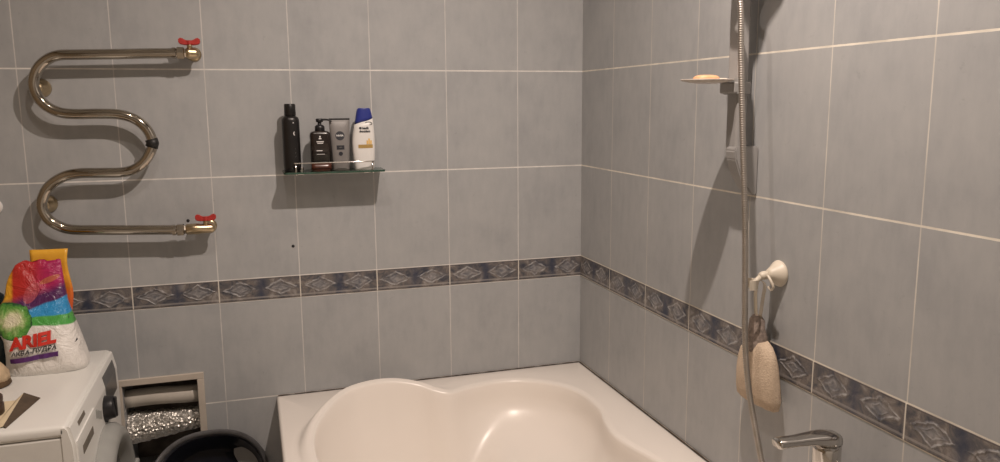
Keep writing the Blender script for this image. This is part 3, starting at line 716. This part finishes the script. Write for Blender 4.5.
def make_mixer():
    o = Vector((0, -1.400, .80))
    t = thing('bath_mixer', 'chrome single lever bath mixer tap on the right wall', 'mixer tap', o)
    bm = bmesh.new(); X = -.078
    tube(bm, [(X, -.085, -.012), (X, -.08, -.012), (X, .08, -.012), (X, .085, -.012)], lambda i: (.018, .022, .022, .018)[i], 24)
    lathe(bm, [(-.03, .027), (.028, .0275), (.030, .0255), (.033, .0255)], (X, 0, 0), (0, 0, 1), 28)
    lathe(bm, [(0, .012), (.03, .012)], (X - .012, 0, -.045), (0, 0, 1), 16)
    obj('mixer_body', bm, 'chrome_clean', t, True)
    for y in (-.075, .075):
        bm = bmesh.new(); lathe(bm, [(0, .033), (.004, .034), (.014, .026), (.018, .016), (.056, .016), (.06, .018), (.07, .018)], (0, y, -.012), (-1, 0, 0), 24); obj('wall_union', bm, 'chrome_clean', t, True)
    bm = bmesh.new(); tube(bm, spline([(X - .01, .0, -.02), (X - .06, 0, -.035), (X - .12, 0, -.045), (X - .15, 0, -.062)], 5), .012, 16); obj('spout', bm, 'chrome_clean', t, True)
    bm = bmesh.new()                                                   # lever: cap on the body running out into a flat blade
    lathe(bm, [(.034, .0262), (.036, .0272), (.078, .0272), (.086, .0268)], (X, 0, 0), (0, 0, 1), 28)
    sec = [(.0285, .026, .083, .101), (.02, .0268, .083, .1085), (.0, .0265, .083, .1125), (-.02, .0235, .089, .1135), (-.045, .019, .094, .113), (-.075, .0165, .096, .112), (-.100, .0155, .096, .113), (-.115, .0155, .0945, .114), (-.119, .0135, .0965, .112)]
    R = []
    for x, w, z0, z1 in sec:
        e = 3; zc_, hz = (z0 + z1) / 2, (z1 - z0) / 2
        if x > .019: w = math.sqrt(max(.0001, .0285 ** 2 - x * x)) if x < .0285 else .006
        R.append([(X + x, w * math.copysign(abs(math.cos(q)) ** (2 / e), math.cos(q)), zc_ + hz * math.copysign(abs(math.sin(q)) ** (2 / e), math.sin(q))) for q in [2 * PI * k / 24 for k in range(24)]])
    rings(bm, R); bmesh.ops.recalc_face_normals(bm, faces=bm.faces[:])
    obj('lever', bm, 'chrome_clean', t, True)
make_mixer()

# ------------------------------------------------------------------ washing machine
WX, WY0, WY1, WT = -1.54, -.722, -.134, .85
def make_washer():
    o = Vector((-1.8, -.43, 0)); t = thing('washing_machine', 'white front loading washing machine by the left wall beside the foil hatch', 'washing machine', o)
    def front(z):                                                      # slightly bowed front
        pts = ((.05, -1.555), (.10, -1.546), (.5, -1.543), (.70, -1.537), (.80, -1.539), (.842, -1.548), (.85, -1.556))
        for (z0, x0), (z1, x1) in zip(pts, pts[1:]):
            if z <= z1: return x0 + (x1 - x0) * max(0, z - z0) / (z1 - z0)
        return pts[-1][1]
    bm = bmesh.new(); box(bm, -2.045, -1.565, WY0 + .002, WY1 - .002, .03, .8215, .004)
    for v in bm.verts: v.co -= o
    obj('cabinet', bm, 'applpanel', t)
    bm = bmesh.new(); box(bm, -2.05, -1.553, WY0, WY1, .822, WT, .010, 4)
    for v in bm.verts: v.co -= o
    obj('top_plate', bm, 'applwhite', t, True); bpy.data.objects[-1] if False else None
    bm = bmesh.new(); zs = [.06, .10, .2, .3, .4, .5, .6, .66, .70, .75, .80, .825, .8415, .8445]
    prof = [(front(z), z) for z in zs] + [(-1.5655, .8445), (-1.5655, .06)]
    prism(bm, prof, 1, WY0, WY1)
    ed = [e for e in bm.edges if abs(abs(e.verts[0].co.y - e.verts[1].co.y)) < 1e-6 and min(e.verts[0].co.x, e.verts[1].co.x) > -1.56]
    bmesh.ops.bevel(bm, geom=ed, offset=.006, segments=2, affect='EDGES')
    for v in bm.verts: v.co -= o
    obj('front_panel', bm, 'applwhite', t)
    def plate(y0, y1, z0, z1, th, r=0, lift=0):
        """patch following the bowed front"""
        bm = bmesh.new(); n = 6
        G = [[Vector((front(z0 + (z1 - z0) * j / n) + lift + th, y0 + (y1 - y0) * i, z0 + (z1 - z0) * j / n)) for i in (0, 1)] for j in range(n + 1)]
        B = [[g - Vector((th + .004, 0, 0)) for g in row] for row in G]
        R = [[G[j][0], G[j][1], B[j][1], B[j][0]] for j in range(n + 1)]
        rings(bm, R); bmesh.ops.recalc_face_normals(bm, faces=bm.faces[:])
        for v in bm.verts: v.co -= o
        return bm
    obj('display', plate(-.332, -.172, .742, .828, .0012), 'display', t)
    dr = obj('detergent_drawer', plate(-.712, -.50, .742, .806, .003), 'applwhite', t)
    obj('drawer_handle', plate(-.668, -.548, .757, .777, .0042), 'slot', dr)
    obj('badge', plate(-.652, -.578, .8205, .8305, .001), 'slot', t)
    bm = bmesh.new(); k = Vector((front(.762), -.362, .752)) - o
    lathe(bm, [(-.004, .038), (.002, .038), (.003, .032), (.022, .030), (.025, .027)], k, (1, 0, .1), 28)
    box(bm, k.x + .022, k.x + .030, k.y - .005, k.y + .005, k.z - .026, k.z + .030, .003)
    kn = obj('program_knob', bm, 'blackplastic', t, True); kn['label'] = 'black programme knob'
    for i in range(5): obj('button', plate(-.425 - i * .014, -.418 - i * .014, .745 + .006 * i, .768 + .006 * i, .0012), 'applgrey', t)
    dc = Vector((front(.48) , -.425, .488)) - o
    bm = bmesh.new(); lathe(bm, [(-.006, .232), (.022, .231), (.042, .216), (.048, .198), (.040, .178), (.014, .166), (.004, .160)], dc, (1, 0, 0), 56)
    d = obj('door', bm, 'applgrey', t, True); d['label'] = 'grey porthole door ring'
    bm = bmesh.new(); lathe(bm, [(.004, .1655), (.016, .160), (.022, .12), (.024, .05), (.024, .001)], dc, (1, 0, 0), 48); obj('door_glass', bm, 'darkglass', d, True)
    bm = bmesh.new(); box(bm, dc.x + .030, dc.x + .056, dc.y + .185, dc.y + .215, dc.z - .05, dc.z + .05, .006); obj('door_handle', bm, 'applgrey', d)
    for x in (-2.0, -1.60):
        for y in (WY0 + .06, WY1 - .06):
            bm = bmesh.new(); lathe(bm, [(0, .022), (.006, .024), (.034, .014)], Vector((x, y, 0)) - o, n=14); obj('foot', bm, 'blackplastic', t)
make_washer()

# ------------------------------------------------------------------ things on the washing machine
def make_bag():
    BX, BY = -1.69, -.275
    t = thing('detergent_bag', 'rainbow printed bag of washing powder with ARIEL lettering on the washing machine', 'detergent bag', (BX, BY, WT))
    LEFT = [(0, -.090), (.05, -.088), (.09, -.090), (.13, -.108), (.165, -.108), (.20, -.084), (.24, -.077), (.26, -.069), (.295, -.048)]
    RIGHT = [(0, .104), (.018, .110), (.08, .094), (.14, .076), (.185, .066), (.24, .060), (.295, .055)]
    DEP = [(0, .050), (.02, .062), (.07, .064), (.13, .050), (.19, .030), (.25, .012), (.295, .003)]
    def ip(T, z):
        for (a, p), (b, q) in zip(T, T[1:]):
            if z <= b: return p + (q - p) * (z - a) / (b - a)
        return T[-1][1]
    def yf(x, z):
        l, r = ip(LEFT, z), ip(RIGHT, z); c, w = (l + r) / 2, (r - l) / 2; u = min(1, abs((x - c) / w))
        wr = (.007 * noise.noise((x * 18, z * 26, 1.3)) + .004 * noise.noise((x * 60 + z * 30, z * 40, 5))) * (1 - u ** 4) * min(1, z / .03)
        return .03 * z / .3 - ip(DEP, z) * (max(0, 1 - u ** 3)) ** (1 / 3) - wr
    bm = bmesh.new(); R = []; N = 56
    for j in range(31):
        z = .295 * j / 30; l, r = ip(LEFT, z), ip(RIGHT, z); c, w = (l + r) / 2, (r - l) / 2; ring = []
        for k in range(N):
            q = 2 * PI * k / N; co, si = math.cos(q), math.sin(q)
            x = c + w * math.copysign(abs(co) ** (2 / 3), co)
            zz = z + (.010 * noise.noise((x * 14, 0, 4)) + .004 * math.sin(x * 160) if j == 30 else 0) + (.006 * abs(noise.noise((x * 20, 2, 0))) if j == 0 else 0)
            if si >= 0: y = .03 * z / .3 + ip(DEP, z) * .75 * abs(si) ** (2 / 3) + .004 * noise.noise((x * 18, z * 20, 7))
            else: y = yf(x, z)
            ring.append((x, y, max(0, zz)))
        R.append(ring)
    rings(bm, R); bmesh.ops.recalc_face_normals(bm, faces=bm.faces[:]); obj('bag_front', bm, 'bag', t, True)
    # folded back wall standing up behind, orange
    bm = bmesh.new(); R = []
    for j in range(15):
        z = .13 + .19 * j / 14; row = []
        l = -.022; r = .072 + .004 * math.sin(z * 40) - .03 * max(0, z - .25)
        for i in range(13):
            x = l + (r - l) * i / 12
            y = .050 + .10 * (z - .13) - .02 + .006 * noise.noise((x * 25, z * 22, 9)) - .018 * max(0, (i - 9) / 3) * 0
            row.append((x, y, z + (.004 * noise.noise((x * 30, 0, 2)) if j == 14 else 0)))
        R.append(row + [(x, y + .004, z_) for x, y, z_ in row[::-1]])
    rings(bm, R); bmesh.ops.recalc_face_normals(bm, faces=bm.faces[:]); b = obj('bag_back', bm, 'bag_back', t, True); b['label'] = 'orange back wall of the opened bag'
    # side gusset seam flap
    for a, c in (((.070, .139), (.078, .147)), ((.084, .078), (.096, .090))):
        bm = bmesh.new(); q = [(a[0], a[1]), (a[0] + .010, a[1] + .004), (c[0] + .004, c[1] + .004), (c[0] - .008, c[1] - .002)]
        vs = []
        for x, z in q:
            r = ip(RIGHT, z); x = min(x, r - .004); vs.append(bm.verts.new((x, yf(x, z) - .0022, z)))
        bm.faces.new(vs); obj('printed_mark', bm, 'print_black', t)
    def on(cx, cz, tilt):
        def f(x, y, d):
            X = cx + x; Z = cz + y + tilt * x; return (X, yf(X, Z) - .0050 - d, Z)
        return f
    bm = text_mesh('ARIEL', .042, .112, bold=.0022); bmesh.ops.triangulate(bm, faces=bm.faces[:]); stand(bm, on(-.012, .094, .13)); l = obj('lettering', bm, 'print_red', t); l['label'] = 'red brand lettering'
    bm = text_mesh('АКВА-ПУДРА', .0155, .108, shear=.15, bold=.0003); bmesh.ops.triangulate(bm, faces=bm.faces[:]); stand(bm, on(-.010, .069, .12)); obj('lettering', bm, 'print_black', t)
    bm = bmesh.new(); n = 10
    G = [[bm.verts.new(on(-.010, .0515, .12)(-.058 + .116 * i / n, -.0065 + .013 * j / 2, .0002)) for i in range(n + 1)] for j in range(3)]
    for j in range(2):
        for i in range(n): bm.faces.new((G[j][i], G[j][i + 1], G[j + 1][i + 1], G[j + 1][i]))
    bmesh.ops.recalc_face_normals(bm, faces=bm.faces[:]); obj('purple_banner', bm, 'print_purple', t)
make_bag()

def make_clutter():
    # dark teal bottle behind the bag at the far left
    t = thing('cleaner_bottle', 'dark teal bottle at the left edge behind the washing powder bag', 'bottle', (-1.822, -.19, WT))
    bm = bmesh.new(); rings(bm, [sellipse(0, 0, z, a, a * .7, 2.6) for z, a in ((0, .030), (.004, .034), (.17, .034), (.195, .028), (.206, .016))]); obj('bottle_body', bm, 'teal', t, True)
    bm = bmesh.new(); lathe(bm, [(.205, .0165), (.208, .018), (.24, .017), (.243, .014)], n=20); obj('cap', bm, 'teal', t, True)
    # crumpled cream pouch with a brown foot
    t = thing('cloth_pouch', 'small crumpled cream cloth pouch left of the washing powder bag', 'pouch', (-1.812, -.378, WT))
    bm = bmesh.new(); R = []
    for z, a in ((.012, .060), (.03, .064), (.05, .055), (.065, .038), (.075, .02)):
        R.append([(x * (1 + .14 * noise.noise((x * 40, y * 40, z * 30))), y * (1 + .14 * noise.noise((y * 40, x * 40, z * 30))), z + .006 * noise.noise((x * 30, y * 30, 1))) for x, y, z in sellipse(0, 0, z, a, a * .8, 2.2, 30)])
    rings(bm, R); obj('pouch_body', bm, 'cloth', t, True)
    bm = bmesh.new(); rings(bm, [sellipse(0, 0, z, a, a * .8, 2.2, 30) for z, a in ((0, .060), (.004, .066), (.012, .064), (.016, .060))]); obj('pouch_foot', bm, 'clothbrown', t, True)
    # folded card: cream top sloping up from the lid, its cast shadow built as a brown leaf sloping back down
    o = Vector((-1.72, -.58, WT))
    t = thing('folded_card', 'cream folded card with its shadow as a brown leaf lying on the washing machine', 'card', o)
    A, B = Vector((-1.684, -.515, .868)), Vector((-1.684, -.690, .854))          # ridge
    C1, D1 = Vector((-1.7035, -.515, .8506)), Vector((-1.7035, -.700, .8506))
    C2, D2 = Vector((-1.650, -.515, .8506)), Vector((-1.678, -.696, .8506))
    bm = bmesh.new(); u = Vector((0, 0, .0012))
    def sheet(q): rings(bm, [[p - o for p in q], [p - o + u for p in q]]); bmesh.ops.recalc_face_normals(bm, faces=bm.faces[:])
    sheet([A, B, D1, C1]); fl = [Vector((-1.80, -.515, .8505)), Vector((-1.80, -.70, .8505)), Vector((D1.x, D1.y, .8505)), Vector((C1.x, C1.y, .8505))]
    rings(bm, [[p - o for p in fl], [p - o + u for p in fl]]); bmesh.ops.recalc_face_normals(bm, faces=bm.faces[:]); obj('cream_leaf', bm, 'card', t)
    bm = bmesh.new(); sheet([A, C2, D2, B]); f = obj('shadow_leaf', bm, 'cardshadow', t); f['label'] = 'shadow of the raised card built as a brown leaf'
    t = thing('round_jar', 'dark brown round jar cut off by the left edge on the cream card', 'jar', (-1.7385, -.60, WT + .0019))
    bm = bmesh.new(); lathe(bm, [(0, .030), (.004, .034), (.024, .034), (.030, .030)], n=28); obj('jar_body', bm, 'brownjar', t, True)
    bm = bmesh.new(); lathe(bm, [(.030, .0315), (.032, .033), (.042, .033), (.045, .030)], n=28); obj('lid', bm, 'brownjar', t, True)
make_clutter()

# ------------------------------------------------------------------ service hatch, pipes, basin
def make_hatch():
    t = thing('hatch_frame', 'cream frame around the open service hatch low in the back wall', 'hatch frame', (-1.442, 0, .52))
    x0, x1, z0, z1, w = HX0 + 1.442, HX1 + 1.442, HZ0 - .52, HZ1 - .52, .021
    for nm, a in (('frame_rail', (x0 - w, x1 + w, z1, z1 + w)), ('frame_rail', (x0 - w, x1 + w, z0 - w, z0)), ('frame_stile', (x0 - w, x0, z0, z1)), ('frame_stile', (x1, x1 + w, z0, z1))):
        bm = bx(a[0], a[1], -.010, 0, a[2], a[3], .002); obj(nm, bm, 'frame', t)
    bm = bmesh.new(); tube(bm, [(HX0 + .001 + (HX1 - HX0 - .002) * k / 10, .046, .627 + .003 * math.sin(k * .5)) for k in range(11)], .0285, 24)
    o = obj('drain_pipe', bm, 'pipegrey', None, True); tag(o, 'smooth grey pipe across the upper part of the open hatch', 'pipe')
    bm = bmesh.new()
    R = []
    for k in range(61):
        x = HX0 + .001 + (HX1 - HX0 - .002) * k / 60; z = .523 + .012 * k / 60; r0 = .052 - .018 * k / 60
        ring = []
        for a in range(36):
            q = 2 * PI * a / 36; r = r0 + .004 * noise.noise((x * 60, math.cos(q) * 4, math.sin(q) * 4)) + .002 * noise.noise((x * 200, math.cos(q) * 12, math.sin(q) * 12))
            ring.append((x, .062 + r * math.cos(q), z + r * math.sin(q)))
        R.append(ring)
    rings(bm, R); bmesh.ops.recalc_face_normals(bm, faces=bm.faces[:])
    o = obj('insulated_pipe', bm, 'foil', None, True); tag(o, 'pipe wrapped in crinkled silver foil inside the open hatch', 'pipe')
make_hatch()

def make_basin():
    n = Vector((.03, -.92, .39)).normalized(); ux = Vector((1, 0, 0)); ux = (ux - n * ux.x).normalized(); uz = n.cross(ux) if n.cross(ux).z > 0 else -n.cross(ux)
    A, B = .246, .270
    top = Vector((-1.291, -.135, .563)); c = top - uz * B
    t = thing('wash_basin', 'black plastic wash basin leaning on edge against the wall beside the bathtub', 'basin', c)
    def ring(s, d, e=2.35, m=64, grow=0):
        out = []
        for k in range(m):
            q = 2 * PI * k / m; co, si = math.cos(q), math.sin(q)
            out.append(ux * ((A * s + grow) * math.copysign(abs(co) ** (2 / e), co)) + uz * ((B * s + grow) * math.copysign(abs(si) ** (2 / e), si)) - n * d)
        return out
    D = .125
    bm = bmesh.new()
    rings(bm, [ring(.001, D + .004), ring(.66, D + .004), ring(.74, D - .004), ring(.80, D - .03), ring(.90, .03), ring(.925, .006), ring(.915, .002), ring(.89, .02), ring(.79, D - .036), ring(.72, D - .012), ring(.64, D - .004), ring(.001, D - .004)])
    bmesh.ops.recalc_face_normals(bm, faces=bm.faces[:]); obj('bowl', bm, 'basin', t, True)
    bm = bmesh.new(); R = [ring(1, .012), ring(1, .004, grow=.001), ring(1, -.002, grow=-.002), ring(.97, -.005), ring(.94, -.003), ring(.915, .004), ring(.93, .008), ring(.97, .006)]
    rings(bm, R + [R[0]], False, False); bmesh.ops.remove_doubles(bm, verts=bm.verts[:], dist=1e-5); bmesh.ops.recalc_face_normals(bm, faces=bm.faces[:])
    obj('rim', bm, 'basin_rim', t, True)
make_basin()

# small fittings on the back wall
bm = bmesh.new(); lathe(bm, [(0, .022), (.004, .023), (.008, .017)], (0, 0, 0), (0, -1, 0), 20); tube(bm, [(0, -.006, 0), (0, -.022, -.006), (0, -.028, -.022), (0, -.022, -.034)], .006, 10)
o = obj('wall_hook', bm, 'white', None, True, loc=(-1.845, 0, 1.268)); tag(o, 'white plastic hook at the far left of the back wall', 'hook')
for i, (x, z) in enumerate(((-1.325, 1.20), (-1.013, 1.10))):
    bm = bmesh.new(); lathe(bm, [(0, .0045), (.001, .005), (.0025, .003)], (0, 0, 0), (0, -1, 0), 14)
    o = obj('wall_plug', bm, 'blackplastic', None, True, loc=(x, 0, z))
    tag(o, ('dark wall plug in the tile left of the lower red valve', 'dark wall plug in the tile below the glass shelf')[i], 'wall plug')

# ------------------------------------------------------------------ lamps
def lamp(x, y, z, power, col, r=.016, aim=(0, 0, -1), cone=158):
    """a recessed downlight: bulb with a soft cone"""
    l = bpy.data.lights.new('ceiling_downlight', 'SPOT'); l.energy = power; l.color = col; l.shadow_soft_size = r
    l.spot_size = math.radians(cone); l.spot_blend = 1
    o = bpy.data.objects.new('ceiling_downlight', l); COL.objects.link(o); o.location = (x, y, z)
    o.rotation_euler = Vector(aim).to_track_quat('-Z', 'Y').to_euler(); return o
WARM = (1, .838, .73)
lamp(-.52, -1.45, 2.77, 124, WARM, aim=(-.07, .17, -.98))
lamp(-1.18, -1.40, 2.77, 27, WARM)
w = bpy.data.worlds.new('World'); scene.world = w; w.use_nodes = True
w.node_tree.nodes['Background'].inputs[0].default_value = (.02, .02, .02, 1)

# ------------------------------------------------------------------ camera
cam = bpy.data.cameras.new('camera'); co = bpy.data.objects.new('camera', cam); COL.objects.link(co)
Rv, Uv, Fv = Vector((0.9533333, -0.3018278, -0.007455)), Vector((0.0554944, 0.1509027, 0.9869897)), Vector((0.2967760, 0.9413439, -0.1606103))
m = Matrix((Rv, Uv, -Fv)).transposed().to_4x4(); m.translation = Vector((-1.1265069, -2.5961016, 1.5528583)); co.matrix_world = m
cam.sensor_fit = 'HORIZONTAL'; cam.sensor_width = 36; cam.lens = 784.99 * 36 / 1000; cam.clip_start = .02
scene.camera = co
scene.view_settings.view_transform = 'Standard'; scene.view_settings.look = 'None'
scene.view_settings.gamma = 1; scene.view_settings.use_curve_mapping = False
scene.view_settings.exposure = 0
